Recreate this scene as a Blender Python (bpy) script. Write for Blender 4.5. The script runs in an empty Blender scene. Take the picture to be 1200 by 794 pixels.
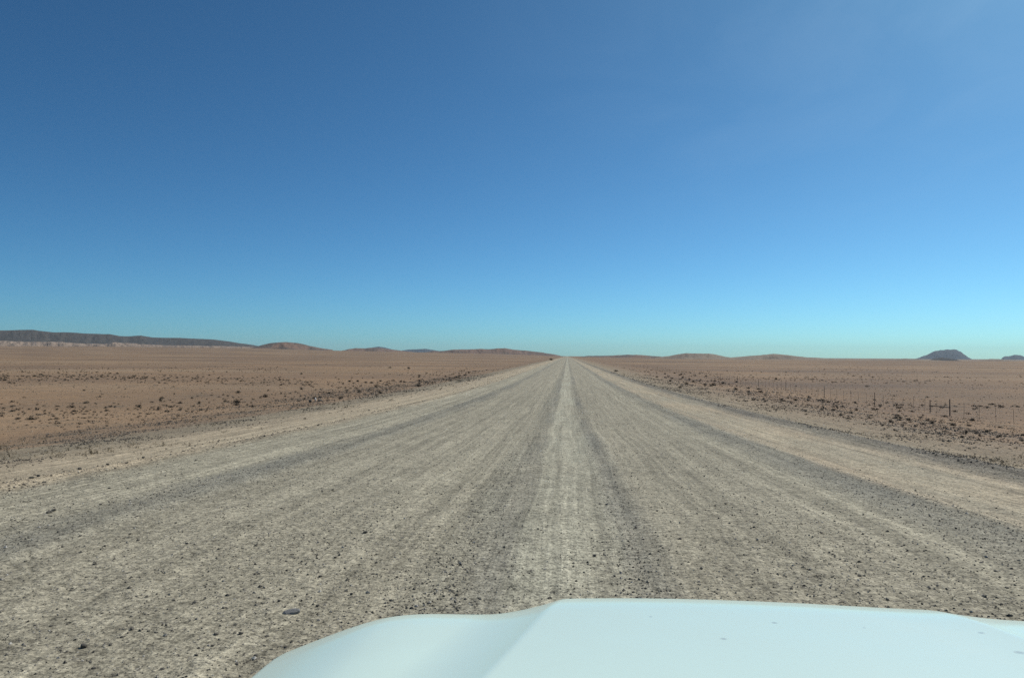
import bpy, math, random
import numpy as np
from mathutils import Matrix, Vector

random.seed(7)
rng = np.random.default_rng(7)
R = math.radians
scene = bpy.context.scene
COL = scene.collection

# ------------------------------------------------------------------ helpers
def tag(o, label=None, cat=None, group=None, kind=None):
    if label: o['label'] = label
    if cat: o['category'] = cat
    if group: o['group'] = group
    if kind: o['kind'] = kind
    return o

def link(o, parent=None):
    COL.objects.link(o)
    if parent: o.parent = parent
    return o

def empty(name, loc=(0, 0, 0)):
    o = bpy.data.objects.new(name, None)
    o.location = loc
    o.empty_display_size = .2
    return link(o)

def mesh_np(name, V, F, mat, parent=None, smooth=False, mats=None):
    """F: (n,k) int array or list of index lists"""
    me = bpy.data.meshes.new(name)
    V = np.asarray(V, dtype=np.float32)
    if isinstance(F, np.ndarray):
        k = F.shape[1]
        me.vertices.add(len(V)); me.vertices.foreach_set('co', V.ravel())
        me.loops.add(F.size); me.loops.foreach_set('vertex_index', F.ravel().astype(np.int32))
        me.polygons.add(len(F))
        me.polygons.foreach_set('loop_start', np.arange(0, F.size, k, dtype=np.int32))
        me.update(calc_edges=True)
        me.validate()
    else:
        me.from_pydata([tuple(v) for v in V], [], F)
        me.update()
    me.materials.append(mat)
    me.polygons.foreach_set('use_smooth', np.full(len(me.polygons), smooth))
    return link(bpy.data.objects.new(name, me), parent)

def grid_faces(nu, nv, flip=False):
    i = np.arange(nu - 1)[:, None] * nv + np.arange(nv - 1)[None]
    f = np.stack([i, i + nv, i + nv + 1, i + 1], -1).reshape(-1, 4)
    return f[:, ::-1].copy() if flip else f

class MB:
    def __init__(s): s.v = []; s.f = []
    def add(s, v, f):
        b = len(s.v); s.v += [tuple(p) for p in v]; s.f += [[b + i for i in q] for q in f]
    def box(s, c, d, rot=None):
        x, y, z = [k / 2 for k in d]
        v = [Vector(p) for p in ((-x,-y,-z),(x,-y,-z),(x,y,-z),(-x,y,-z),(-x,-y,z),(x,-y,z),(x,y,z),(-x,y,z))]
        if rot is not None: v = [rot @ p for p in v]
        s.add([p + Vector(c) for p in v], [(0,3,2,1),(4,5,6,7),(0,1,5,4),(1,2,6,5),(2,3,7,6),(3,0,4,7)])
    def tube(s, a, b, r0, r1=None, n=6):
        a, b = Vector(a), Vector(b); r1 = r0 if r1 is None else r1
        d = (b - a).normalized(); u = d.orthogonal().normalized(); w = d.cross(u)
        v = []
        for p, r in ((a, r0), (b, r1)):
            v += [p + r * (math.cos(t) * u + math.sin(t) * w) for t in [2 * math.pi * k / n for k in range(n)]]
        s.add(v, [(k, (k + 1) % n, n + (k + 1) % n, n + k) for k in range(n)] + [list(range(n))[::-1], list(range(n, 2 * n))])
    def lathe(s, prof, c, axis='x', n=40):
        v = []
        for h, r in prof:
            for k in range(n):
                t = 2 * math.pi * k / n
                v.append((c[0] + h, c[1] + r * math.cos(t), c[2] + r * math.sin(t)))
        f = [(j * n + k, j * n + (k + 1) % n, (j + 1) * n + (k + 1) % n, (j + 1) * n + k) for j in range(len(prof) - 1) for k in range(n)]
        f += [list(range(n))[::-1], list(range((len(prof) - 1) * n, len(prof) * n))]
        s.add(v, f)
    def build(s, name, mat, parent=None, smooth=False, bevel=0):
        o = mesh_np(name, s.v, s.f, mat, parent, smooth)
        if bevel:
            m = o.modifiers.new('bevel', 'BEVEL'); m.width = bevel; m.segments = 3
        return o

# value noise -------------------------------------------------------
_T = np.random.default_rng(3).random((256, 256))
def vn(x, y):
    xi = np.floor(x).astype(np.int64); yi = np.floor(y).astype(np.int64)
    fx = x - xi; fy = y - yi
    fx = fx * fx * (3 - 2 * fx); fy = fy * fy * (3 - 2 * fy)
    g = lambda a, b: _T[a & 255, b & 255]
    return (g(xi, yi) * (1 - fx) + g(xi + 1, yi) * fx) * (1 - fy) + (g(xi, yi + 1) * (1 - fx) + g(xi + 1, yi + 1) * fx) * fy
def fbm(x, y, o=4):
    s = 0; a = .5
    for k in range(o):
        s = s + a * (vn(x * 2 ** k + 17.3 * k, y * 2 ** k + 5.1 * k) - .5); a *= .5
    return s
def sst(a, b, x):
    t = np.clip((x - a) / (b - a), 0, 1)
    return t * t * (3 - 2 * t)

# ------------------------------------------------------------------ camera
EYE = np.array([0, 0, 1.65])
FPX = 867.0
_a = math.atan(65 / FPX); _p = math.atan(19.6 / FPX); _r = .0056
F0 = np.array([-math.sin(_a), math.cos(_a), 0]); R0 = np.array([math.cos(_a), math.sin(_a), 0]); Z0 = np.array([0, 0, 1.])
FW = F0 * math.cos(_p) + Z0 * math.sin(_p); U0 = Z0 * math.cos(_p) - F0 * math.sin(_p)
RT = R0 * math.cos(_r) + U0 * math.sin(_r); UP = U0 * math.cos(_r) - R0 * math.sin(_r)
cam = bpy.data.cameras.new('camera'); cam.sensor_width = 36; cam.lens = 36 * FPX / 1200
cam.clip_start = .05; cam.clip_end = 300000
co = link(bpy.data.objects.new('camera', cam))
co.matrix_world = Matrix([[RT[i], UP[i], -FW[i], EYE[i]] for i in range(3)] + [[0, 0, 0, 1]])
scene.camera = co
def ray(px, py):
    d = FW + RT * (px - 600) / FPX + UP * (397 - py) / FPX
    return d / np.linalg.norm(d)
def azel(px, py):
    d = ray(px, py); return math.atan2(d[0], d[1]), math.atan2(d[2], math.hypot(d[0], d[1]))

# ------------------------------------------------------------------ land
# angle by which the land rises towards the skyline, by direction
_hx = [-900, -300, 0, 120, 290, 400, 500, 590, 640, 665, 800, 1000, 1200, 1700]
_hy = [403, 403.5, 404.5, 405, 407, 410, 412, 414, 416, 417.2, 419.6, 423.2, 425.6, 428]
_az = np.array([azel(x, y)[0] for x, y in zip(_hx, _hy)]); _el = np.array([azel(x, y)[1] for x, y in zip(_hx, _hy)])
def skyline(az): return np.interp(az, _az, _el)
def road_z(y):
    return -1.0 * (1 - np.exp(-np.clip(y - 7, 0, None) / 28.))
def ground_z(x, y):
    x = np.asarray(x, float); y = np.asarray(y, float)
    L = np.abs(x); r = np.hypot(x, y)
    z = road_z(y)
    z = z - 1.45 * sst(7.4, 30, L) * sst(-10, 25, y) - .25 * sst(7, 9.5, L)
    und = sst(8, 40, L)
    z = z + und * (.5 * fbm(x * .03, y * .03) + .12 * fbm(x * .21 + 9, y * .21)) + sst(7.4, 9, L) * .07 * fbm(x * 1.3, y * 1.3, 3)
    az = np.arctan2(x, np.where(y > 1, y, 1))
    rr = np.clip(r, 0, 5000)
    rise = np.tan(skyline(az)) * rr * sst(150, 4600, r)
    z = z + rise * sst(-200, 200, y) + sst(60, 900, L) * 6 * fbm(x * .0016, y * .0022, 3) * (1 - sst(2500, 5000, r))
    return z
def hit(px, py):
    d = ray(px, py)
    t = np.geomspace(2, 6000, 4000)
    P = EYE + t[:, None] * d
    below = P[:, 2] < ground_z(P[:, 0], P[:, 1])
    if not below.any(): return None
    i = int(np.argmax(below)); a, b = t[max(i - 1, 0)], t[i]
    for _ in range(20):
        m = (a + b) / 2; p = EYE + m * d
        if p[2] < ground_z(p[0], p[1]): b = m
        else: a = m
    p = EYE + b * d
    return float(p[0]), float(p[1]), float(ground_z(p[0], p[1]))

# ------------------------------------------------------------------ node helpers
class NT:
    def __init__(s, name):
        s.m = bpy.data.materials.new(name); s.m.use_nodes = True
        s.t = s.m.node_tree; s.n = s.t.nodes; s.bsdf = s.n['Principled BSDF']
    def new(s, t, **k):
        n = s.n.new(t)
        for a, b in k.items(): setattr(n, a, b)
        return n
    def put(s, sock, v):
        if hasattr(v, 'is_linked') or isinstance(v, bpy.types.NodeSocket): s.t.links.new(v, sock)
        else: sock.default_value = v
    def math(s, op, a, b=0., c=0., clamp=False):
        n = s.new('ShaderNodeMath', operation=op); n.use_clamp = clamp
        s.put(n.inputs[0], a); s.put(n.inputs[1], b); s.put(n.inputs[2], c)
        return n.outputs[0]
    def noise(s, vec, scale, detail=3, rough=.55, dim='3D'):
        n = s.new('ShaderNodeTexNoise'); n.noise_dimensions = dim
        s.put(n.inputs['Vector'], vec); s.put(n.inputs['Scale'], scale); s.put(n.inputs['Detail'], detail); s.put(n.inputs['Roughness'], rough)
        return n.outputs[0]
    def voro(s, vec, scale, feature='F1', rnd=1.):
        n = s.new('ShaderNodeTexVoronoi', feature=feature)
        s.put(n.inputs['Vector'], vec); s.put(n.inputs['Scale'], scale); s.put(n.inputs['Randomness'], rnd)
        return n
    def comb(s, x, y, z=0.):
        n = s.new('ShaderNodeCombineXYZ')
        for i, v in enumerate((x, y, z)): s.put(n.inputs[i], v)
        return n.outputs[0]
    def ramp(s, fac, stops, interp='LINEAR'):
        n = s.new('ShaderNodeValToRGB'); s.put(n.inputs[0], fac); e = n.color_ramp.elements
        n.color_ramp.interpolation = interp
        while len(e) < len(stops): e.new(.5)
        for k, (p, c) in zip(e, stops):
            k.position = p; k.color = (*c, 1) if len(c) == 3 else c
        return n.outputs[0]
    def mix(s, f, a, b, mode='MIX'):
        n = s.new('ShaderNodeMix', data_type='RGBA', blend_type=mode)
        s.put(n.inputs[0], f); s.put(n.inputs[6], a if not isinstance(a, tuple) else (*a, 1)); s.put(n.inputs[7], b if not isinstance(b, tuple) else (*b, 1))
        return n.outputs[2]
    def rng(s, v, a, b, c=0., d=1.):
        n = s.new('ShaderNodeMapRange'); n.clamp = True
        s.put(n.inputs[0], v); s.put(n.inputs[1], a); s.put(n.inputs[2], b); s.put(n.inputs[3], c); s.put(n.inputs[4], d)
        return n.outputs[0]
    def bump(s, h, strength, dist, normal=None):
        n = s.new('ShaderNodeBump'); s.put(n.inputs['Height'], h); n.inputs['Strength'].default_value = strength; n.inputs['Distance'].default_value = dist
        if normal is not None: s.t.links.new(normal, n.inputs['Normal'])
        return n.outputs[0]
    def scale(s, col, f):
        n = s.new('ShaderNodeVectorMath', operation='SCALE'); s.put(n.inputs[0], col); s.put(n.inputs[3], f)
        return n.outputs[0]
    def out(s, col=None, rough=None, normal=None, **k):
        b = s.bsdf
        if col is not None: s.put(b.inputs['Base Color'], (*col, 1) if isinstance(col, tuple) else col)
        if rough is not None: s.put(b.inputs['Roughness'], rough)
        if normal is not None: s.t.links.new(normal, b.inputs['Normal'])
        for a, v in k.items(): s.put(b.inputs[a], v)
        return s.m

def plain(name, col, rough=.6, var=.15, sc=8., **k):
    t = NT(name)
    g = t.new('ShaderNodeTexCoord').outputs['Object']
    n = t.noise(g, sc, 4)
    return t.out(t.mix(n, tuple(c * (1 - var) for c in col), tuple(min(1, c * (1 + var)) for c in col)), rough, **k)

# ------------------------------------------------------------------ ground material
def ground_material():
    t = NT('ground')
    P = t.new('ShaderNodeNewGeometry').outputs['Position']
    sep = t.new('ShaderNodeSeparateXYZ'); t.put(sep.inputs[0], P)
    x, y = sep.outputs[0], sep.outputs[1]
    # wandering lateral coordinate
    w1 = t.math('SUBTRACT', t.noise(t.comb(t.math('MULTIPLY', x, .10), t.math('MULTIPLY', y, .035)), 1., 2), .5)
    w2 = t.math('SUBTRACT', t.noise(t.comb(t.math('MULTIPLY', x, .6), t.math('MULTIPLY', y, .22), 3.), 1., 3), .5)
    xw = t.math('ADD', x, t.math('ADD', t.math('MULTIPLY', w1, .45), t.math('MULTIPLY', w2, .28)))
    ST = (.300, .248, .168); TAN = (.475, .395, .268); RD = (.388, .352, .255); RM = (.348, .314, .228)
    DK = (.248, .234, .184); BE = (.215, .190, .148); DK2 = (.285, .267, .200); LT = (.450, .426, .318); PL = (.295, .203, .126)
    TA2 = (.415, .338, .230)
    stops = [(-15, PL), (-14.2, ST), (-12.2, ST), (-11.0, TA2), (-7.35, TAN), (-6.95, TA2), (-6.6, RM), (-6.3, RD), (-5.2, RD), (-4.85, DK), (-4.4, DK),
             (-4.1, RM), (-2.6, RM), (-1.25, RD), (-.95, DK2), (-.52, DK), (-.38, LT), (.34, LT), (.46, DK), (.62, DK), (.85, RM), (2.3, RM), (3.3, RD), (3.8, DK), (4.15, DK), (4.4, TA2), (5.2, TAN), (6.2, TA2), (6.7, BE), (7.1, BE), (7.9, ST), (15, PL)]
    f = t.math('DIVIDE', t.math('ADD', xw, 16), 32)
    col = t.ramp(f, [((a + 16) / 32, c) for a, c in stops])
    # road mask and general mid tone, so the bands come and go
    onroad = t.rng(t.math('ABSOLUTE', xw), 6.4, 7.2, 1, 0)
    patch = t.noise(t.comb(t.math('MULTIPLY', x, .7), t.math('MULTIPLY', y, .11), 7.), 1., 4, .6)
    col = t.mix(t.math('MULTIPLY', t.rng(patch, .38, .62, 0, .72), onroad), col, RM)
    # longitudinal streaks left by tyres and the grader
    s1 = t.noise(t.comb(t.math('MULTIPLY', xw, 4.2), t.math('MULTIPLY', y, .035), 1.), 1., 5, .7)
    s2 = t.noise(t.comb(t.math('MULTIPLY', xw, 13.), t.math('MULTIPLY', y, .16), 2.), 1., 3, .6)
    near = t.rng(t.math('ABSOLUTE', xw), 11, 14, 1, 0)
    st = t.math('ADD', t.rng(s1, .28, .72, -.25, .25), t.rng(s2, .3, .7, -.17, .17))
    st = t.math('ADD', 1., t.math('MULTIPLY', st, t.math('MULTIPLY', near, t.rng(t.math('ABSOLUTE', xw), 4., 8., 1., 1.5))))
    col = t.scale(col, st)
    # open plain away from the road
    p1 = t.noise(t.comb(x, y, 4.), .035, 5, .6)
    p2 = t.noise(t.comb(x, y, 9.), .0045, 5, .62)
    p3 = t.noise(t.comb(x, y, 2.), .35, 4, .6)
    far = t.mix(t.rng(p1, .38, .66), (.335, .216, .122), (.238, .163, .101))
    far = t.mix(t.rng(p2, .45, .66, 0, .8), far, (.185, .124, .084))
    far = t.mix(t.rng(p2, .42, .30, 0, .7), far, (.345, .247, .157))
    p4 = t.noise(t.comb(t.math('MULTIPLY', x, .35), y, 6.), .012, 4, .6)
    far = t.mix(t.rng(p4, .50, .62, 0, .75), far, (.165, .115, .082))
    far = t.mix(t.rng(p4, .46, .36, 0, .55), far, (.36, .26, .165))
    far = t.mix(t.rng(p3, .52, .72, 0, .5), far, (.150, .126, .090))
    aw = t.math('ADD', t.math('ABSOLUTE', xw), t.math('MULTIPLY', t.math('SUBTRACT', p3, .5), 8.))
    col = t.mix(t.rng(aw, 13, 18), col, far)
    # stony patches on the verges
    vg = t.math('MULTIPLY', t.rng(aw, 10.5, 12.5), t.rng(aw, 15, 26, 1, 0))
    col = t.mix(t.math('MULTIPLY', t.rng(p3, .42, .6, 0, .4), vg), col, (.205, .170, .122))
    # gravel grain
    g1 = t.noise(P, 17., 4, .7); g2 = t.noise(P, 50., 2, .7); g3 = t.noise(P, 4.5, 4, .65); g4 = t.noise(P, 1.1, 3, .6)
    grain = t.math('ADD', t.rng(g1, .3, .7, -.52, .44), t.rng(g2, .3, .7, -.42, .38))
    grain = t.math('ADD', grain, t.rng(g3, .3, .7, -.20, .18))
    grain = t.math('ADD', grain, t.rng(g4, .3, .7, -.09, .09))
    col = t.scale(col, t.math('ADD', 1., grain))
    v = t.voro(P, 34.)
    peb = t.math('MULTIPLY', t.rng(v.outputs['Distance'], .30, .22), t.math('GREATER_THAN', t.noise(P, 9., 2), .5))
    vc = t.new('ShaderNodeSeparateColor'); t.put(vc.inputs[0], v.outputs['Color'])
    pc = t.ramp(vc.outputs[0], [(0, (.07, .062, .056)), (.45, (.14, .125, .112)), (.75, (.26, .235, .20)), (1, (.46, .43, .37))])
    col = t.mix(t.math('MULTIPLY', peb, .75), col, pc)
    h = t.math('ADD', t.math('MULTIPLY', g1, .5), t.math('ADD', t.math('MULTIPLY', g2, .18), t.math('MULTIPLY', peb, .22)))
    b = t.bump(h, .8, .035)
    b = t.bump(t.math('ADD', g3, t.math('MULTIPLY', s2, .4)), .55, .06, b)
    m = t.out(col, .95, b); t.bsdf.inputs['Specular IOR Level'].default_value = .15
    return m
M_GROUND = ground_material()

def geo(a0, step, end, ratio):
    o = [a0]; s = step
    while o[-1] < end: o.append(o[-1] + s); s *= ratio
    return o
half = list(np.arange(0, 14.01, .5)) + geo(14.5, .55, 27000, 1.055)
xs = np.array([-v for v in half[::-1]] + half[1:])
ys = np.array([-v for v in geo(10.5, .6, 3000, 1.15)[::-1]] + list(np.arange(-10, 70.01, .5)) + geo(70.5, .55, 29000, 1.03))
X, Y = np.meshgrid(xs, ys, indexing='ij')
Zg = ground_z(X, Y)
carve = .30 * sst(8.1, 7.0, np.abs(X)) * sst(3000, 2500, Y)
g = mesh_np('ground', np.stack([X, Y, Zg - carve], -1).reshape(-1, 3), grid_faces(len(xs), len(ys)), M_GROUND, smooth=True)
tag(g, kind='structure')

# road sheet: graded gravel, ruts and edge berms in relief
def road_relief(x, y):
    L = np.abs(x)
    wob = 1.1 * fbm(x * .1, y * .05, 2)
    b = lambda c, w, h: h * np.exp(-((x + wob - c) / w) ** 2)
    z = b(-6.85, .22, .055) + b(6.85, .28, .075) + b(-4.6, .3, .022) + b(3.95, .3, .025) + b(-.72, .2, .014) + b(.68, .18, .014)
    z = z - b(0, .3, .01) + .018 * fbm(x * 5, y * .35, 3) + .030 * fbm(x * 2.2, y * 1.9 + 40, 4) * (1 + 1.5 * sst(6.2, 7, L))
    return (z + .004) * sst(7.9, 7.4, L) + .004 - .06 * sst(7.8, 8.15, L)
def surf_z(x, y):
    z = ground_z(x, y)
    return z + np.where(np.abs(x) < 8.1, road_relief(np.asarray(x, float), np.asarray(y, float)), 0)
rx = np.arange(-8.2, 8.21, .1)
ry = np.array(list(np.arange(-40, -2, 1.)) + list(np.arange(-2, 14, .1)) + geo(14.0, .1, 2600, 1.012))
X, Y = np.meshgrid(rx, ry, indexing='ij')
rd = mesh_np('gravel_road', np.stack([X, Y, surf_z(X, Y)], -1).reshape(-1, 3), grid_faces(len(rx), len(ry)), M_GROUND, smooth=True)
tag(rd, kind='structure')

# ------------------------------------------------------------------ hills
def rock_mat(name, lo, hi, sc, patch=None):
    t = NT(name)
    P = t.new('ShaderNodeNewGeometry').outputs['Position']
    n = t.noise(P, sc, 6, .65); n2 = t.noise(P, sc * .22, 4, .6)
    c = t.mix(t.rng(n, .35, .65), lo, hi)
    if patch: c = t.mix(t.rng(n2, .46, .58, 0, .85), c, patch)
    return t.out(c, .95, t.bump(n, 1., .25 / sc))
HM = {'black': rock_mat('black_rock_slope', (.012, .013, .015), (.028, .026, .025), .02), 'pale': rock_mat('dusty_slope', (.20, .155, .105), (.27, .205, .14), .012, (.17, .128, .092)), 'dark': rock_mat('dark_rock_slope', (.034, .034, .034), (.085, .072, .060), .02),
      'mixed': rock_mat('rust_and_dark_slope', (.06, .052, .045), (.13, .095, .07), .03, (.21, .125, .082)),
      'red': rock_mat('rust_slope', (.16, .105, .078), (.215, .135, .095), .02, (.12, .09, .072)),
      'sand': rock_mat('pale_sand_slope', (.24, .175, .125), (.29, .215, .155), .012, (.20, .145, .105)),
      'blue': rock_mat('far_rock_haze_tint', (.026, .040, .062), (.046, .062, .088), .008)}  # blue of the distance haze put into the rock colour
def hill(name, pts, dist, depth, mat, label, front=.5, rough=.25, nx=None, seed=0):
    """ridge whose crest follows the skyline seen from the road, with a real footprint"""
    px = np.array([p[0] for p in pts], float); py = np.array([p[1] for p in pts], float)
    A = np.array([azel(a, b) for a, b in zip(px, py)])
    n = nx or int(max(40, (px[-1] - px[0]) * 1.6)); m = 30
    s = np.linspace(0, 1, n)
    pxi = px[0] + s * (px[-1] - px[0])
    az = np.interp(pxi, px, A[:, 0]); el = np.interp(pxi, px, A[:, 1])
    el = el + .5 / FPX * fbm(pxi * .22 + seed, pxi * 0 + seed, 4) * rough * 4
    zc = EYE[2] + np.tan(el) * dist
    base = float(min(zc[0], zc[-1])) - .004 * dist - 8
    base_ln = np.full(n, base)
    v = np.linspace(-1, 1, m)
    V = []
    for i in range(n):
        hh = max(zc[i] - base_ln[i], 1)
        for w in v:
            off = (w if w < 0 else w) * depth
            d = dist + off * (1 + .35 * fbm(np.float64(pxi[i] * .05 + seed), np.float64(w + seed), 2))
            fall = max(0, 1 - abs(w)) ** .9
            fall = fall * fall * (3 - 2 * fall) * .6 + fall * .4
            gul = 1 + rough * 1.7 * float(fbm(np.float64(pxi[i] * .12 + seed), np.float64(abs(w) * 2.2 + seed), 4)) * min(1, abs(w) * 3) * (1 - abs(w) ** 3)
            z = base_ln[i] + hh * min(1., fall * gul) - depth * .0
            V.append((math.sin(az[i]) * d, math.cos(az[i]) * d, z))
    o = mesh_np(name, V, grid_faces(n, m), HM[mat], smooth=False)
    return tag(o, label, None, None, 'structure')
hill('mountain_ridge', [(-420, 398), (-330, 391), (-240, 389.5), (-160, 386), (-90, 387.5), (-40, 385.6), (0, 386.6), (38, 386), (50, 387.6), (62, 389), (82, 389), (100, 390.3), (120, 391), (128, 391), (140, 393.3), (150, 393.8), (165, 392.8), (180, 395.2), (210, 395.6), (250, 397.4), (268, 399.6), (282, 402), (297, 404), (312, 407)],
     9000, 900, 'dark', 'long dark flat topped ridge on the far left skyline', seed=1, rough=.13)
hill('sand_slope', [(-300, 402), (-120, 399.5), (-40, 400), (0, 398.9), (40, 400.4), (62, 400), (90, 401.6), (120, 403), (135, 401), (150, 401.8), (168, 403), (190, 404), (230, 404.8), (280, 405.6), (320, 407)], 6800, 500, 'sand', 'pale sand slope at the foot of the long dark ridge', rough=.5, seed=2)
hill('hill', [(292, 408.5), (303, 405), (315, 402), (328, 400.6), (338, 400.5), (346, 401.2), (355, 402.8), (364, 405.2), (375, 407.5), (390, 409.5)], 5600, 500, 'mixed', 'dark topped rust hill right of the long ridge', seed=3)
hill('hill', [(396, 411.5), (408, 409), (416, 407.6), (428, 407.9), (434, 407.2), (446, 407.4), (456, 408.8), (470, 410.5), (490, 413)], 6000, 400, 'red', 'low rust hills with a dark knob left of the road', seed=4)
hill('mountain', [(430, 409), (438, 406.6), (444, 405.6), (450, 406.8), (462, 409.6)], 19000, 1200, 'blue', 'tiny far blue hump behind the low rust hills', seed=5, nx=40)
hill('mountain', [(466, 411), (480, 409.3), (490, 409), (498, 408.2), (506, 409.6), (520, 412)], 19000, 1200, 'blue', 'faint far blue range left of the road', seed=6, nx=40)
hill('hill', [(494, 413), (506, 411), (520, 410.6), (532, 409.3), (548, 409), (562, 408.4), (574, 408.8), (583, 407.6), (592, 407.7), (602, 409.3), (618, 410.6), (634, 412.6), (650, 415), (664, 418)], 5200, 420, 'red', 'long low rust rise ending beside the road on the left', seed=7)
hill('hill', [(672, 418.4), (690, 416.6), (712, 416.5), (736, 415.2), (752, 415.6), (766, 416.8), (784, 418.5)], 5600, 400, 'mixed', 'very low dark rise just right of where the road vanishes', seed=8)
hill('hill', [(768, 418.6), (784, 416.8), (796, 414.4), (804, 413.4), (816, 413.7), (830, 414), (840, 415.2), (850, 417.6), (862, 419.6)], 5200, 420, 'pale', 'low rounded hill with a pale top right of the road', seed=9)
hill('hill', [(842, 420), (862, 418), (880, 416.4), (894, 415.5), (906, 414.2), (912, 414.6), (926, 416), (944, 418.2), (966, 419.2), (984, 420), (1002, 421.4)], 5600, 450, 'pale', 'low pointed rust hill right of the road', seed=10)
hill('hill', [(978, 421.6), (1000, 420.6), (1020, 421), (1044, 420.4), (1062, 419.8), (1078, 420.4), (1090, 421.4), (1112, 422.8), (1138, 423), (1150, 421.4), (1160, 420.2), (1170, 420.3), (1182, 422), (1210, 422.6), (1260, 421.5), (1330, 423), (1400, 425)], 6200, 480, 'pale', 'long low rust rise in front of the blue mesa', seed=11)
hill('sand_slope', [(900, 425), (960, 423), (1010, 422.6), (1060, 423), (1110, 424), (1150, 424), (1200, 424.6), (1260, 425), (1330, 428)], 5600, 500, 'pale', 'low dusty swell across the right plain below the mesa', seed=21)
hill('hill', [(1084, 424), (1091, 421), (1097, 419.2), (1104, 418.6), (1112, 419.4), (1122, 421.4), (1132, 424)], 7600, 400, 'black', 'small black hill in front of the blue mesa', seed=12, nx=40)
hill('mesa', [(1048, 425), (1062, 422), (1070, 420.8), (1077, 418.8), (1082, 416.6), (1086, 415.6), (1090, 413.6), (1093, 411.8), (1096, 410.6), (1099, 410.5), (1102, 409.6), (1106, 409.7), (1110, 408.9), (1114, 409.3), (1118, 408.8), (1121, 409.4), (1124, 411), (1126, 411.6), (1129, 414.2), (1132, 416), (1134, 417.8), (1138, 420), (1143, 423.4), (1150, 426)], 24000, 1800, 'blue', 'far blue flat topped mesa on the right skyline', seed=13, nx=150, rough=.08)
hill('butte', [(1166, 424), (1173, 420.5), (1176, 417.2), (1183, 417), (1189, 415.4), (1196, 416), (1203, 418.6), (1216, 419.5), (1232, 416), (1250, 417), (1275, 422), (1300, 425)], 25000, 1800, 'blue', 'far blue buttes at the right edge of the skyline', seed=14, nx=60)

# ------------------------------------------------------------------ stones
import bmesh
def ico(sub):
    bm = bmesh.new(); bmesh.ops.create_icosphere(bm, subdivisions=sub, radius=.5)
    V = np.array([v.co[:] for v in bm.verts]); F = np.array([[v.index for v in f.verts] for f in bm.faces]); bm.free()
    return V, F
def stone_shape(sub, r):
    V, F = ico(sub)
    k = r.normal(size=(7, 3)); k /= np.linalg.norm(k, axis=1)[:, None]
    V = V.copy()
    for n in k:                                   # flat broken faces
        d = V @ n; lim = r.uniform(.26, .42)
        V -= np.clip(d - lim, 0, None)[:, None] * n
    V *= np.array([1, r.uniform(.6, .95), r.uniform(.42, .75)])
    V += r.normal(size=V.shape) * .012
    V[:, 2] -= V[:, 2].min()
    return V, F
def stone_mat(name, ramp):
    t = NT(name)
    g = t.new('ShaderNodeNewGeometry')
    c = t.ramp(g.outputs['Random Per Island'], ramp)
    n = t.noise(t.new('ShaderNodeTexCoord').outputs['Object'], 45., 4, .7)
    return t.out(t.scale(c, t.rng(n, .3, .7, .72, 1.25)), .9, t.bump(n, .5, .01))
M_GRAVEL = stone_mat('gravel_stone', [(0, (.055, .05, .041)), (.40, (.11, .098, .078)), (.66, (.20, .178, .135)), (.85, (.31, .28, .235)), (1, (.48, .45, .39))])
def scatter(name, x, y, s, shapes, mat, sink=.25):
    VV = []; FF = []; off = 0
    which = rng.integers(0, len(shapes), len(x))
    z = surf_z(x, y)
    for k, (V, F) in enumerate(shapes):
        i = np.where(which == k)[0]
        if not len(i): continue
        a = rng.uniform(0, 2 * np.pi, len(i)); c, sn = np.cos(a), np.sin(a)
        S = s[i]
        W = np.empty((len(i), len(V), 3))
        W[:, :, 0] = (V[None, :, 0] * c[:, None] - V[None, :, 1] * sn[:, None]) * S[:, None] + x[i][:, None]
        W[:, :, 1] = (V[None, :, 0] * sn[:, None] + V[None, :, 1] * c[:, None]) * S[:, None] + y[i][:, None]
        W[:, :, 2] = (V[None, :, 2] - sink * .5) * S[:, None] + z[i][:, None]
        VV.append(W.reshape(-1, 3)); FF.append((F[None] + (np.arange(len(i)) * len(V))[:, None, None] + off).reshape(-1, F.shape[1])); off += len(i) * len(V)
    return mesh_np(name, np.concatenate(VV), np.concatenate(FF), mat)
sh0 = [stone_shape(1, rng) for _ in range(10)]
sh_small = [(v * np.array([1, .8, .6]), f) for v, f in [ico(1)] * 1]
tiny = []
for _ in range(8):
    V = np.array([(.5,0,0),(-.5,0,0),(0,.45,0),(0,-.45,0),(0,0,.32),(0,0,-.2)]) * (1 + rng.normal(size=(6, 1)) * .15) + rng.normal(size=(6, 3)) * .06
    V[:, 2] -= V[:, 2].min()
    F = np.array([(0,2,4),(2,1,4),(1,3,4),(3,0,4),(2,0,5),(1,2,5),(3,1,5),(0,3,5)]); tiny.append((V, F))
def wedge(n, d0, d1, pw=1.):
    u = rng.random(n) ** pw
    y = d0 * (d1 / d0) ** u
    x = rng.uniform(-1, 1, n) * (y * .80 + 2.) - .06 * y
    return x, y
# fine gravel on the road: nobody could count it
x, y = wedge(280000, 2.6, 60)
dens = .45 + .9 * np.exp(-((np.abs(x + .15) - .72) / .22) ** 2) + .9 * np.exp(-((x + 4.6) / .4) ** 2) + .9 * np.exp(-((x - 3.95) / .4) ** 2) + 1.6 * np.exp(-((np.abs(x) - 6.9) / .3) ** 2)
dens *= np.where((np.abs(x) < .4), .5, 1) * np.where((x > 4.5) & (x < 6.3), .35, 1)
dens *= .35 + 1.3 * vn(x * .9 + 5, y * .3)
k = (np.abs(x) < 7.3) & (rng.random(len(x)) < dens * .72)
x, y = x[k], y[k]
s = np.maximum(np.exp(rng.normal(math.log(.0105), .45, len(x))), y * .00095 * rng.uniform(.5, 1.2, len(x)))
s = np.minimum(s, .034)
o = scatter('loose_gravel', x, y, s, tiny, M_GRAVEL)
tag(o, 'fine loose gravel strewn over the road', kind='stuff')
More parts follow.
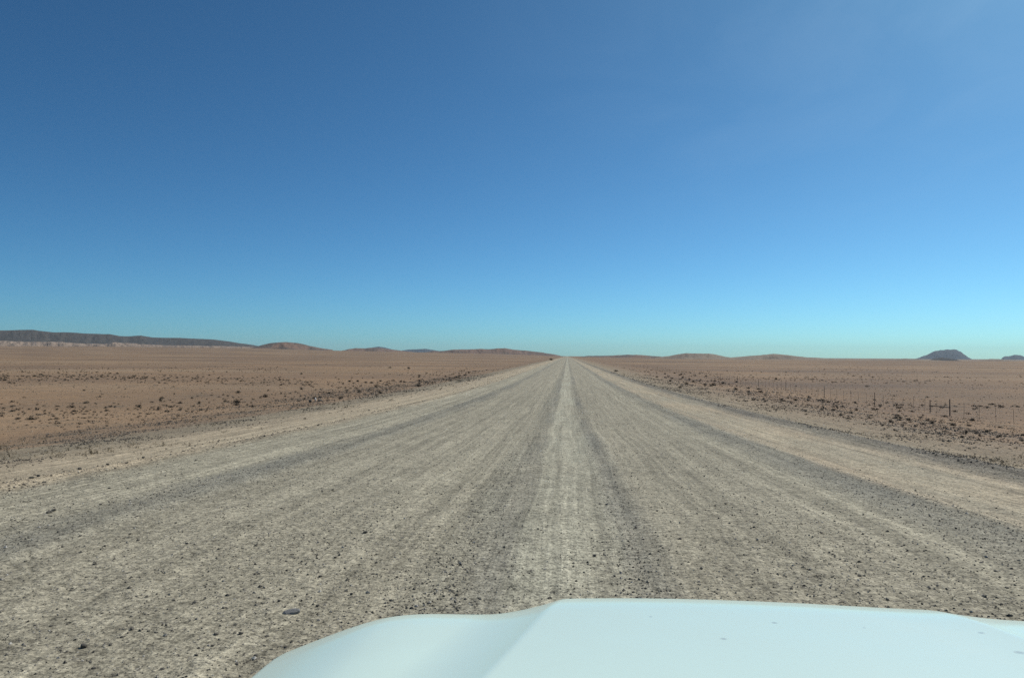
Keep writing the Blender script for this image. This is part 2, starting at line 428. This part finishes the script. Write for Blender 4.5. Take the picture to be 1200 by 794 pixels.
# stones on the verges
M_VERGE = stone_mat('verge_stone', [(0, (.065, .053, .040)), (.5, (.12, .096, .070)), (.75, (.18, .148, .108)), (1, (.36, .30, .22))])
x, y = wedge(230000, 5, 130)
L = np.abs(x)
dens = np.where(x < 0, sst(10., 12.5, L) * 1.2 + .25 * np.exp(-((x + 7.0) / .4) ** 2) + .08, sst(6.4, 7.2, L)) * (1 - .85 * sst(19, 34, L))
dens *= sst(.35, .7, vn(x * .45 + 30, y * .35)) * 1.2 + .12
k = (L > 6.8) & (rng.random(len(x)) < dens * .55)
x, y = x[k], y[k]
s = np.minimum(np.maximum(np.exp(rng.normal(math.log(.035), .5, len(x))), y * .0016 * rng.uniform(.5, 1.4, len(x))), np.clip(.0035 * y, .04, .16))
o = scatter('verge_stones', x, y, s, tiny, M_VERGE)
tag(o, 'small dark stones strewn over the verges and scrub belts', kind='stuff')

# single stones that stand out
M_STONE = stone_mat('dark_stone', [(0, (.05, .046, .037)), (.5, (.09, .08, .064)), (1, (.14, .125, .098))])
M_PALE = stone_mat('pale_stone', [(0, (.5, .47, .42)), (1, (.62, .58, .52))])
M_SLAB = stone_mat('slab_stone', [(0, (.20, .195, .18)), (1, (.26, .25, .23))])
stone_me = []
for k in range(6):
    V, F = stone_shape(2, rng)
    me = bpy.data.meshes.new('loose_stone'); me.from_pydata([tuple(v) for v in V], [], F.tolist()); me.update()
    me.materials.append(M_STONE); stone_me.append(me)
def place_stone(px, py, size, label, group=None, me=None, name='loose_stone', squash=1., vary=True):
    h = hit(px, py)
    if h is None: return
    z = float(surf_z(h[0], h[1]))
    o = bpy.data.objects.new(name, me or random.choice(stone_me)); link(o)
    if vary: size *= random.uniform(.55, .95); squash *= random.uniform(.65, 1.)
    o.location = (h[0], h[1], z - size * .1); o.scale = (size, size, size * squash); o.rotation_euler = (0, 0, random.uniform(0, 6.28))
    return tag(o, label, 'stone', group)
gl = 'dark angular stone lying loose on the grey gravel to the left of the bonnet'
nl = 0
for px, py, s in [(428,626,.055),(412,697,.05),(437,672,.05),(375,676,.045),(393,655,.04),(327,706,.035),(309,708,.03),(372,712,.04),(282,744,.045),(253,745,.04),(249,758,.035),(313,747,.04),(318,762,.04),(329,690,.03),(262,712,.04),(228,707,.045),(195,735,.03),(130,757,.05),(98,760,.05),(78,765,.05),(155,740,.035),(143,749,.03),(85,690,.03),(205,672,.03),(240,702,.04),(214,655,.03),(300,640,.035),(350,640,.03),(480,690,.03),(500,665,.03),(455,640,.03),(520,700,.03),(160,700,.03),(120,720,.03),(60,735,.035),(40,700,.03),(30,660,.04),(300,770,.045),(230,770,.04),(190,785,.04),(278,781,.05),(110,785,.04),(345,655,.03),(270,665,.03),(405,640,.03),(560,640,.03),(530,618,.04),(466,595,.04),(330,596,.05),(390,575,.05)]:
    place_stone(px, py, s, gl, 'loose dark stones on the road left of the bonnet')
gr = 'dark angular stone lying loose on the grey gravel beyond or right of the bonnet'
for px, py, s in [(697,650,.04),(672,664,.035),(705,680,.03),(770,600,.04),(820,640,.03),(905,660,.03),(960,640,.04),(1007,675,.05),(1090,690,.04),(1150,660,.04),(1060,640,.03),(985,600,.04),(1120,620,.04),(1180,690,.04),(880,620,.03),(860,580,.04),(740,560,.04),(620,600,.03),(1040,705,.04),(760,670,.03)]:
    place_stone(px, py, s, gr, 'loose dark stones on the road beyond and right of the bonnet')
ge = 'dark rough stone on the gravel line between the grey road and the left tan sand'
for px, py, s in [(37,566,.09),(45,564,.08),(52,567,.07),(93,555,.08),(126,549,.08),(135,551,.07),(148,546,.07),(168,541,.07),(185,544,.06),(58,601,.09),(63,599,.07),(200,536,.08),(215,532,.07),(230,540,.06),(118,592,.06),(128,573,.06),(75,558,.06),(140,543,.07),(250,527,.08),(275,524,.08)]:
    place_stone(px, py, s, ge, 'dark stones on the left edge of the road')
# the flat slab by the bonnet and the pale stone between two dark ones
me = stone_me[4].copy(); me.materials.clear(); me.materials.append(M_SLAB)
o = place_stone(343, 720, .13, 'flat grey slab of stone lying on the gravel nearest the bonnet', me=me, name='flat_stone', squash=.45, vary=False); o.rotation_euler.z = .3; o.scale.y *= .7
me = stone_me[2].copy(); me.materials.clear(); me.materials.append(M_PALE)
o = place_stone(369.5, 470.4, .24, 'whitish upright stone between two dark ones at the left verge', me=me, name='pale_stone', squash=2.2, vary=False)
o = place_stone(363.5, 471.6, .34, 'dark pointed stone left of the whitish upright stone', me=stone_me[1], name='dark_stone', squash=1.5, vary=False)
o = place_stone(375, 470, .42, 'dark low stone right of the whitish upright stone', me=stone_me[3], name='dark_stone', squash=.9, vary=False)

# ------------------------------------------------------------------ shrubs
t = NT('dry_shrub'); gg = t.new('ShaderNodeNewGeometry')
M_SHRUB = t.out(t.ramp(gg.outputs['Random Per Island'], [(0, (.048, .042, .030)), (.5, (.085, .072, .048)), (.85, (.12, .098, .064)), (1, (.20, .16, .105))]), .9)
t = NT('dry_grass'); gg = t.new('ShaderNodeNewGeometry')
M_GRASS = t.out(t.ramp(gg.outputs['Random Per Island'], [(0, (.13, .105, .065)), (.6, (.24, .19, .115)), (1, (.36, .29, .18))]), .9)
def bush_arrays(n, r, flat=1., leaf=.16):
    """twigs and small leaves, unit height, rooted at the origin"""
    V = []; F = []
    for _ in range(n):
        a = r.uniform(0, 2 * math.pi); tilt = r.uniform(0, 1.25); ln = r.uniform(.55, 1.05) * (1 - .25 * tilt / 1.25)
        d = np.array([math.cos(a) * math.sin(tilt) * 1.25, math.sin(a) * math.sin(tilt) * 1.25, math.cos(tilt) * flat])
        root = np.array([math.cos(a), math.sin(a), 0]) * r.uniform(0, .12)
        tip = root + d * ln; w = np.cross(d, r.normal(size=3)); w /= np.linalg.norm(w) + 1e-6
        b = len(V); V += [root - w * .03, root + w * .03, tip]; F.append((b, b + 1, b + 2))
        for _k in range(4):
            c = root + (tip - root) * r.uniform(.35, 1.05) + r.normal(size=3) * .06
            u = r.normal(size=3); u /= np.linalg.norm(u); q = np.cross(u, r.normal(size=3)); q /= np.linalg.norm(q) + 1e-6
            s = leaf * r.uniform(.5, 1.2); b = len(V)
            V += [c - u * s, c + q * s * .6, c + u * s]; F.append((b, b + 1, b + 2))
    V = np.array(V); V[:, 2] = np.abs(V[:, 2]); return V, np.array(F)
def bush_mesh(name, n, mat, flat, leaf=.16):
    V, F = bush_arrays(n, rng, flat, leaf)
    me = bpy.data.meshes.new(name); me.from_pydata([tuple(v) for v in V], [], F.tolist()); me.update(); me.materials.append(mat)
    return me
shrub_me = [bush_mesh('desert_shrub', 46, M_SHRUB, f) for f in (1., .8, .9, .65, 1.1, .75)]
proto = bpy.data.objects.new('desert_shrub', shrub_me[0])
used = [False]
def shrub(px, py, hgt, label, group=None):
    h = hit(px, py)
    if h is None or abs(h[0]) < 7.2: return None
    if used[0]: o = proto.copy()
    else: o = proto; used[0] = True
    o.data = random.choice(shrub_me)
    link(o)
    o.location = (h[0], h[1], float(surf_z(h[0], h[1])) - .01); o.rotation_euler = (0, 0, random.uniform(0, 6.28))
    o.scale = (hgt * random.uniform(.9, 1.5), hgt * random.uniform(.8, 1.2), hgt)
    return tag(o, label, 'shrub', group)
def px_h(px, py, npx):                             # real height of something that is npx tall there
    h = hit(px, py)
    return npx * math.hypot(h[0], h[1]) / FPX if h else .2
# near left scrub belt
def belt(n, path, spread, size, label, group):
    xs_, ys_ = zip(*path)
    for _ in range(n):
        px = random.uniform(xs_[0], xs_[-1]); py = float(np.interp(px, xs_, ys_)) + random.gauss(0, 1) * spread
        shrub(px, py, min(.42, px_h(px, py, random.uniform(*size))), label, group)
belt(100, [(-30, 480), (80, 482), (180, 478), (300, 469), (420, 456), (560, 436)], 5.5, (1.5, 4.), 'small dark dry shrub in the stony belt beyond the left tan sand', 'shrubs in the near left scrub belt')
belt(60, [(-30, 444), (100, 441), (200, 445), (340, 448)], 3, (1.2, 2.6), 'tiny dark shrub in the thin far belt on the left plain', 'shrubs in the far left scrub belt')
belt(100, [(770, 437), (840, 452), (900, 468), (960, 478), (1060, 497), (1230, 520)], 5, (1.5, 3.8), 'small dark dry shrub on the stony slope right of the road', 'shrubs on the right slope')
for px, py, n, lab in [
    (646, 422, 3.2, 'solitary dark shrub by the left road edge where the road nearly vanishes'),
    (722, 435, 3.0, 'solitary dark shrub on the right verge nearest the vanishing road'),
    (770, 442, 3.2, 'dark shrub on the right verge, second from the vanishing road'),
    (490, 453, 4.2, 'dark low shrub standing alone on the grey left verge'),
    (457, 431, 2.6, 'left one of two lone dark shrubs on the open left plain'),
    (479, 432, 2.8, 'right one of two lone dark shrubs on the open left plain'),
    (353, 438.5, 2.4, 'small lone shrub on the left plain behind the whitish upright stone'),
    (399, 467.5, 4.6, 'dark bushy shrub on the left verge right of the whitish upright stone'),
    (277, 472, 5.5, 'broad dark shrub on the left verge left of the whitish upright stone'),
    (877, 459.5, 3.4, 'wide dark shrub at the head of the scrub strip right of the road'),
    (1119, 482.5, 3, 'dark shrub at the foot of the braced fence post'),
    (1107, 488.5, 3, 'dark shrub just below the braced fence post'),
    (1092, 496, 4, 'dark low shrub between the fence and the right slope'),
    (1139, 493, 4, 'dark round shrub alone on bare soil right of the braced fence post'),
    (1116, 498.5, 4, 'dark flat shrub on bare soil below the braced fence post'),
    (1135, 499, 3.6, 'dark wide shrub below the round shrub on bare soil'),
    (1171, 501, 3.4, 'dark shrub on bare soil nearest the right edge of the photo'),
    (37, 491.5, 5.5, 'darkest near shrub in the left foreground stones')]:
    shrub(px, py, px_h(px, py, n), lab)
# far scrub and low tufts, too many to count
def tuft_field(name, x, y, s, mat, n=7, leaf=.22, flat=.8):
    VV = []; FF = []; off = 0
    shp = [bush_arrays(n, rng, flat, leaf) for _ in range(5)]
    z = surf_z(x, y); wh = rng.integers(0, 5, len(x))
    for k, (V, F) in enumerate(shp):
        i = np.where(wh == k)[0]
        W = V[None] * s[i][:, None, None] * np.array([1.3, 1.3, 1.]) + np.stack([x[i], y[i], z[i]], -1)[:, None]
        VV.append(W.reshape(-1, 3)); FF.append((F[None] + (np.arange(len(i)) * len(V))[:, None, None] + off).reshape(-1, 3)); off += len(i) * len(V)
    return mesh_np(name, np.concatenate(VV), np.concatenate(FF), mat)
bx, by, bs = [], [], []
for n, path, spread, sz in ((420, [(-40, 442), (100, 440), (200, 444), (360, 448)], 3.2, (.8, 2.)), (620, [(-40, 486), (80, 488), (180, 483), (300, 473), (420, 459), (560, 438)], 8, (.8, 2.6)), (270, [(770, 438), (840, 453), (900, 470), (960, 481), (1060, 500), (1240, 524)], 7, (.8, 2.6))):
    xs_, ys_ = zip(*path)
    for _ in range(n):
        px = random.uniform(xs_[0], xs_[-1]); h = hit(px, float(np.interp(px, xs_, ys_)) + random.gauss(0, 1) * spread)
        if h and abs(h[0]) > 9.5: bx.append(h[0]); by.append(h[1]); bs.append(min(.3, random.uniform(*sz) * math.hypot(h[0], h[1]) / FPX))
o = tuft_field('low_scrub', np.array(bx), np.array(by), np.array(bs), M_SHRUB, 9, .25, .75)
tag(o, 'low dry scrub filling the belts between the larger shrubs', kind='stuff')
u = rng.random(26000); y = 45 * (900 / 45) ** u; x = rng.uniform(-1, 1, len(y)) * (y * .85 + 10)
d = sst(.5, .72, vn(x * .02 + 3, y * .035 + 8) * .6 + vn(x * .08, y * .1) * .4) + .03
k = (np.abs(x) > 15) & (rng.random(len(x)) < d * .75)
x, y = x[k], y[k]
o = tuft_field('far_scrub', x, y, np.clip(rng.lognormal(math.log(.16), .35, len(x)), .06, .4), M_SHRUB, 8, .3, .7)
tag(o, 'sparse low scrub dotting the far plain', kind='stuff')
x, y = wedge(9000, 9, 70); L = np.abs(x)
k = (L > 8.2) & (L < 40) & (rng.random(len(x)) < sst(.45, .7, vn(x * .3, y * .3)) * np.where((x < 0) & (L < 10), .1, .8))
x, y = x[k], y[k]
o = tuft_field('dry_tufts', x, y, np.clip(rng.lognormal(math.log(.07), .4, len(x)), .03, .16), M_GRASS, 9, .14, 1.)
tag(o, 'short dry straw coloured tufts on the verges', kind='stuff')

# ------------------------------------------------------------------ fence
M_POST = plain('dark_fence_steel', (.06, .05, .042), .7, .3, 12)
M_DROP = plain('weathered_dropper', (.125, .105, .085), .8, .3, 12)
M_WIRE = plain('fence_wire', (.09, .08, .07), .5, .1, 5)
FX = 27.4
def fence_y(px):                                   # where the sight line over a photo column crosses the fence line
    d = ray(px, 470); return FX * d[1] / d[0]
post_px = [1113, 1025, 966, 921, 889, 864]
py_ = [fence_y(p) for p in post_px]
step = (py_[-1] - py_[0]) / 5
print('fence y', [round(v, 1) for v in py_])
py_ = [py_[0] - 2 * step, py_[0] - step] + py_ + [py_[-1] + step * (k + 1) for k in range(14)]
py_ = [v for v in py_ if v > 12]
fz = lambda yy: float(ground_z(FX, yy))
fence = tag(empty('wire_fence', (FX, py_[0], fz(py_[0]))), 'low wire livestock fence with dark posts and thin droppers on the right plain', 'fence')
b0 = Vector(fence.location)
HP = 1.2
for k, yy in enumerate(py_):
    z = fz(yy); m = MB()
    r = .04 if abs(yy - fence_y(1113)) < .1 else .027
    m.tube(Vector((FX, yy, z - .05)) - b0, Vector((FX, yy, z + HP + random.uniform(-.05, .08))) - b0, r, r * .92, 8)
    m.build('post', M_POST, fence)
yb = fence_y(1113); zb = fz(yb)
m = MB(); m.tube(Vector((FX, yb, zb + .62)) - b0, Vector((FX, yb + 2.9, fz(yb + 2.9) + .58)) - b0, .03); m.build('brace', M_POST, fence)
m = MB(); m.tube(Vector((FX, yb + 2.9, fz(yb + 2.9) - .02)) - b0, Vector((FX, yb + 2.9, fz(yb + 2.9) + 1.0)) - b0, .028); m.build('brace_post', M_POST, fence)
drops = []
for a, b in zip(py_[:-1], py_[1:]):
    nd = 6
    drops += [a + (b - a) * (j + 1) / (nd + 1) for j in range(nd)]
for yy in drops[:96]:
    z = fz(yy); m = MB(); dx = random.uniform(-.03, .03)
    m.tube(Vector((FX + dx, yy, z + .06)) - b0, Vector((FX - dx, yy, z + 1.02 + random.uniform(-.05, .05))) - b0, .010, .010, 5)
    m.build('dropper', M_DROP, fence)
for hz in (.18, .36, .56, .78, 1.0):
    m = MB()
    for a, b in zip(py_[:-1], py_[1:]):
        m.tube(Vector((FX - .03, a, fz(a) + hz)) - b0, Vector((FX - .03, b, fz(b) + hz)) - b0, .005, .005, 4)
    m.build('wire', M_WIRE, fence)

# ------------------------------------------------------------------ the car whose bonnet is in view
HP_ = dict(F=2.15, fr=.1936, fp=2.4392, z0=1.1216, s=.0619, q=.285, T=.5581, p=2.3651, k0=.4982, ks=.2168, w=.1721, r=.0316, sd=.0238, sa=.773, sp=1.7223, cr=.0242, wb=.0163, wc=.7646, wR=.2895, wbR=.051, wcR=.7793)
CX = .3777; YAW = -.0086; ROLL = -.0039
def nose(a): return HP_['F'] - HP_['fr'] * (a / .93) ** HP_['fp']
def hood_z(u, v):
    P = HP_; a = np.abs(u); rt = u > 0
    tt = nose(a) - v
    z = P['z0'] - P['s'] * (v - 1) - P['q'] * np.clip(1 - tt / P['T'], 0, None) ** P['p']
    e = np.clip((a - (P['k0'] - P['ks'] * (v - 1.3))) / np.where(rt, P['wR'], P['w']), 0, 1)
    z = z + P['r'] * (1 - e) ** 1.7 - P['cr'] * a * a
    z = z + np.where(rt, P['wbR'], P['wb']) * np.exp(-((a - np.where(rt, P['wcR'], P['wc'])) / np.where(rt, .25, .14)) ** 2)
    return z - P['sd'] * np.clip((a - P['sa']) / (.95 - P['sa']), 0, None) ** P['sp']
t = NT('pale_car_paint')
oc = t.new('ShaderNodeTexCoord').outputs['Object']
dust = t.noise(oc, 2.2, 5, .6); fine = t.noise(oc, 60., 3, .6)
cc = t.mix(t.rng(dust, .35, .72, 0, .6), (.73, .89, .76), (.62, .75, .65))
def hood_hit(px, py):
    d = ray(px, py); c_, s_ = math.cos(-YAW), math.sin(-YAW)
    for k in np.arange(.6, 3.2, .002):
        p = EYE + d * k; q = (p[0] * c_ - p[1] * s_, p[0] * s_ + p[1] * c_)
        if q[1] < nose(abs(q[0] - CX)) and p[2] < float(hood_z(np.array([q[0] - CX]), np.array([q[1]]))[0]) + q[0] * ROLL: break
    return (q[0], q[1], p[2] - q[0] * ROLL)
soil = 0.
wob = t.noise(oc, 120., 2)
for px, py, r_ in [(905, 729, .006), (845, 748, .006), (1147, 741, .006), (1192, 764, .009), (1100, 716, .004), (760, 722, .0035), (1010, 735, .003)]:
    n = t.new('ShaderNodeVectorMath', operation='DISTANCE'); t.put(n.inputs[0], oc); n.inputs[1].default_value = hood_hit(px, py)
    soil = t.math('MAXIMUM', soil, t.rng(t.math('ADD', n.outputs['Value'], t.math('MULTIPLY', wob, r_ * .8)), r_ * 1.7, r_ * .8))
cc = t.mix(t.math('MULTIPLY', soil, .55), cc, (.30, .31, .29))
M_PAINT = t.out(cc, t.rng(dust, .3, .7, .26, .40)); t.bsdf.inputs['Coat Weight'].default_value = .5; t.bsdf.inputs['Coat Roughness'].default_value = .12
M_BLACK = plain('black_plastic', (.022, .022, .023), .55, .2, 20)
M_TYRE = plain('tyre_rubber', (.03, .029, .028), .85, .25, 20)
M_ALLOY = plain('wheel_alloy', (.55, .55, .55), .35, .1, 9, Metallic=1.)
M_CHROME = plain('chrome', (.75, .75, .76), .15, .05, 9, Metallic=1.)
t = NT('lamp_glass'); M_LAMP = t.out((.9, .92, .93), .05); t.bsdf.inputs['Transmission Weight'].default_value = .6
car = tag(empty('car', (0, 0, 0)), 'pale car seen over its bonnet, driving along the middle of the gravel road', 'car')
car.matrix_world = Matrix.Rotation(YAW, 4, 'Z') @ Matrix.Rotation(-ROLL, 4, 'Y')
# bonnet: curved sheet with a rolled edge all round
na, nv = 261, 110
aa = np.linspace(-.975, .975, na); VV = []
V0 = .62
for a in aa:
    tp = np.linspace(0, 1, nv) ** .85
    vv = V0 + (nose(abs(a)) - .004 - V0) * tp
    zz = hood_z(np.full(nv, a), vv)
    VV.append(np.stack([np.full(nv, CX + a), vv, zz], -1))
VV = np.array(VV)
# rolled sides and front lip
def lip(row, out, dz=(.006, .02, .05), dr=(.006, .012, .014)):
    return [row + out * r - np.array([0, 0, z]) for z, r in zip(dz, dr)]
fr_ = VV[:, -1, :]; tang = np.gradient(fr_, axis=0); nrm = np.stack([-tang[:, 1], tang[:, 0], 0 * tang[:, 0]], -1); nrm /= np.linalg.norm(nrm, axis=1)[:, None]
cols = [VV] + [r[:, None, :] for r in lip(fr_, nrm)]
VV = np.concatenate(cols, 1)
left = lip(VV[0], np.array([-1., 0, 0]))[::-1]; right = lip(VV[-1], np.array([1., 0, 0]))
VV = np.concatenate([np.array(left), VV, np.array(right)], 0)
bon = mesh_np('bonnet', VV.reshape(-1, 3), grid_faces(VV.shape[0], VV.shape[1]), M_PAINT, car, smooth=True)
# front panel rings under the bonnet lip: from lip down to the bumper
edge = VV[3:-3, -1, :].copy()
nsel = nrm
def ring(mn, rows, mat, a0=-.975, a1=.975):
    sel = (aa >= a0) & (aa <= a1)
    V = np.array([np.stack([edge[sel][:, 0] + nsel[sel][:, 0] * o_, edge[sel][:, 1] + nsel[sel][:, 1] * o_, np.full(sel.sum(), z_) if z_ is not None else edge[sel][:, 2] - .006], -1) for o_, z_ in rows])
    return mesh_np(mn, V.reshape(-1, 3), grid_faces(V.shape[0], V.shape[1]), mat, car, smooth=True)
ring('front_panel', [(-.01, None), (-.006, .80), (.0, .76)], M_PAINT)
ring('bumper', [(-.02, .765), (.035, .75), (.055, .70), (.06, .62), (.05, .52), (.02, .45), (-.06, .40), (-.2, .38)], M_PAINT)
gr_ = ring('grille', [(.004, .845), (.012, .84), (.012, .775), (.004, .77)], M_BLACK, -.5, .5)
for z in (.79, .81, .83):
    m_ = ring('grille_bar', [(.013, z - .004), (.020, z - .003), (.020, z + .003), (.013, z + .004)], M_CHROME, -.48, .48); m_.parent = gr_
for s in (-1, 1):
    a0, a1 = (-.91, -.56) if s < 0 else (.56, .91)
    hl = ring('headlight', [(.004, .86), (.02, .85), (.024, .82), (.02, .785), (.004, .775)], M_LAMP, a0, a1)
lo_ = ring('air_intake', [(.06, .60), (.066, .595), (.062, .52), (.052, .515)], M_BLACK, -.6, .6)
# wings with wheel openings, doors, wheels
AX, AZ, RW = 1.32, .39, .385
for s in (-1, 1):
    xs_ = CX + s * .989
    yv = np.linspace(.62, nose(.975) - .02, 60); rows = []
    for yq in yv:
        dy = yq - AX; zlo = .42
        if abs(dy) < .46: zlo = max(zlo, AZ + math.sqrt(max(0, .46 ** 2 - dy * dy)))
        ztop = float(hood_z(np.array([s * .975]), np.array([yq]))[0]) - .056
        rows.append([(xs_ + s * (.012 * math.sin(math.pi * q) + .004), yq, zlo + (ztop - zlo) * q) for q in np.linspace(0, 1, 8)])
    rows = np.array(rows)
    mesh_np('wing', rows.reshape(-1, 3), grid_faces(60, 8, s > 0), M_PAINT, car, smooth=True)
    m = MB()
    for k in range(24):
        a_, b_ = math.pi * k / 24, math.pi * (k + 1) / 24
        m.add([(xs_ + s * .02, AX + .47 * math.cos(a_), AZ + .47 * math.sin(a_)), (xs_ + s * .02, AX + .47 * math.cos(b_), AZ + .47 * math.sin(b_)),
               (xs_ - s * .35, AX + .45 * math.cos(b_), AZ + .45 * math.sin(b_)), (xs_ - s * .35, AX + .45 * math.cos(a_), AZ + .45 * math.sin(a_))], [(0, 1, 2, 3)])
    m.build('wheel_arch', M_BLACK, car, True)
    dr = MB()
    prof = [(.44, .0), (.5, .012), (.75, .018), (.95, .012), (1.08, 0), (1.09, -.05)]
    V = np.array([[(xs_ + s * o_, yq, z_) for z_, o_ in prof] for yq in np.linspace(-.52, .61, 12)])
    d_ = mesh_np('door', V.reshape(-1, 3), grid_faces(12, 6, s > 0), M_PAINT, car, True)
    hb = MB(); hb.box((xs_ + s * .035, -.40, .93), (.03, .18, .03)); hb.build('door_handle', M_PAINT, d_, bevel=.008)
    cx_ = CX + s * .845
    w_ = bpy.data.objects.new('wheel', None); link(w_, car)
    ty = MB(); ty.lathe([(-.11, .25), (-.12, .33), (-.105, .375), (-.06, .385), (.06, .385), (.105, .375), (.12, .33), (.11, .25)], (cx_, AX, RW)); ty.build('tyre', M_TYRE, w_, True)
    ri = MB(); ri.lathe([(-.08, .25), (.09, .252), (.1, .235), (.05, .22), (.045, .05), (.07, .04), (.07, .001)][::1] if s > 0 else [(.08, .25), (-.09, .252), (-.1, .235), (-.05, .22), (-.045, .05), (-.07, .04), (-.07, .001)], (cx_, AX, RW))
    for k in range(6):
        th = 2 * math.pi * k / 6
        ri.box((cx_ + s * .075, AX + .13 * math.cos(th), RW + .13 * math.sin(th)), (.03, .2, .045), Matrix.Rotation(th, 3, 'X'))
    ri.build('rim', M_ALLOY, w_)
m = MB(); m.box((CX, .60, 1.02), (1.70, .05, .28)); m.box((CX, .3, .60), (1.6, .5, .04)); m.build('bulkhead', M_BLACK, car, bevel=.01)
m = MB(); m.box((CX, 1.3, .50), (1.15, 1.3, .25)); m.box((CX, 1.32, .39), (1.5, .12, .12)); m.build('chassis', M_BLACK, car, bevel=.02)

# ------------------------------------------------------------------ air
t = NT('haze'); t.n.remove(t.bsdf)
pv = t.new('ShaderNodeVolumePrincipled')
pv.inputs['Color'].default_value = (.80, .95, 1., 1); pv.inputs['Density'].default_value = 1.3e-5; pv.inputs['Anisotropy'].default_value = .0
t.t.links.new(pv.outputs[0], t.n['Material Output'].inputs['Volume'])
m = MB(); zlo = float(Zg.min()) - 60; m.box((0, 13500, (460 + zlo) / 2), (64000, 37000, 460 - zlo))
hz = m.build('haze', t.m); tag(hz, 'thin dusty air over the plain', kind='stuff')

# ------------------------------------------------------------------ light and sky
EL, AZ_ = 45, 40
w = bpy.data.worlds.new('World'); scene.world = w; w.use_nodes = True
nt = w.node_tree; bg = nt.nodes['Background']
sk = nt.nodes.new('ShaderNodeTexSky'); sk.sky_type = 'NISHITA'; sk.sun_disc = False
sk.sun_elevation = R(EL); sk.sun_rotation = R(AZ_); sk.altitude = 1500; sk.air_density = .7; sk.dust_density = 2.0; sk.ozone_density = 6.0
tint = nt.nodes.new('ShaderNodeVectorMath'); tint.operation = 'MULTIPLY'; tint.inputs[1].default_value = (.052, .0936, .0968)
nt.links.new(sk.outputs[0], tint.inputs[0])
con = nt.nodes.new('ShaderNodeGamma'); con.inputs[1].default_value = 1.2; nt.links.new(tint.outputs[0], con.inputs[0])
tone = nt.nodes.new('ShaderNodeVectorMath'); tone.operation = 'MULTIPLY'; tone.inputs[1].default_value = (18.6, 15.4, 13.9); nt.links.new(con.outputs[0], tone.inputs[0])
# windscreen glare painted into the sky as wisps: a flat layer seen in perspective
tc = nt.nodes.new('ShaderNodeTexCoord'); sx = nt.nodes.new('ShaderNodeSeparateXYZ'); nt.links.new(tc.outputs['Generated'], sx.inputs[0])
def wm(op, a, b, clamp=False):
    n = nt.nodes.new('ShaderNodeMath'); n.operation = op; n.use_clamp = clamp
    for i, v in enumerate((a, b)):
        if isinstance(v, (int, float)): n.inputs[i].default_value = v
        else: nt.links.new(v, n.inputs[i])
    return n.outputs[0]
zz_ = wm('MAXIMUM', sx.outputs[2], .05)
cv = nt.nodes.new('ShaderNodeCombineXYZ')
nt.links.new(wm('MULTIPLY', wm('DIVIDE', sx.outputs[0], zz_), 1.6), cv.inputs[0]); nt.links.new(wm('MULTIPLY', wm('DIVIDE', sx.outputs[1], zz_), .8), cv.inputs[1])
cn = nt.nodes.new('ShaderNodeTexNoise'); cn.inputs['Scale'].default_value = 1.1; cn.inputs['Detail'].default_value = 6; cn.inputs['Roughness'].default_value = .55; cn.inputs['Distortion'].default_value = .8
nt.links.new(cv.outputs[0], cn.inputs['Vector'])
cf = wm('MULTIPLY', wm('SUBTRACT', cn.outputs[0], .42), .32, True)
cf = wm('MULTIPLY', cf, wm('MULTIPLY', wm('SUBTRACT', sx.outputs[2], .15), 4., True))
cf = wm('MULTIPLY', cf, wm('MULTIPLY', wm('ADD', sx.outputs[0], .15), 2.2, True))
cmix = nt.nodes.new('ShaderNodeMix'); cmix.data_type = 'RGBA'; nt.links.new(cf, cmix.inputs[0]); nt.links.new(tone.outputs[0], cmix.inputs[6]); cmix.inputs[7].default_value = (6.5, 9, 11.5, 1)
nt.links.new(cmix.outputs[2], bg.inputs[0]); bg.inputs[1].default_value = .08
sun = bpy.data.lights.new('sun', 'SUN'); sun.energy = 3.9; sun.angle = R(.53); sun.color = (1, .955, .89)
so = link(bpy.data.objects.new('sun', sun))
D = Vector((math.sin(R(AZ_)) * math.cos(R(EL)), math.cos(R(AZ_)) * math.cos(R(EL)), math.sin(R(EL))))
so.rotation_euler = D.to_track_quat('Z', 'Y').to_euler()

scene.view_settings.view_transform = 'Standard'; scene.view_settings.look = 'None'
scene.view_settings.exposure = 0.0; scene.view_settings.gamma = 1
scene.view_settings.use_curve_mapping = False
scene.render.engine = 'CYCLES'
scene.cycles.max_bounces = 6; scene.cycles.volume_bounces = 0
scene.cycles.use_denoising = False
scene.cycles.sample_clamp_direct = 4; scene.cycles.sample_clamp_indirect = 1.5
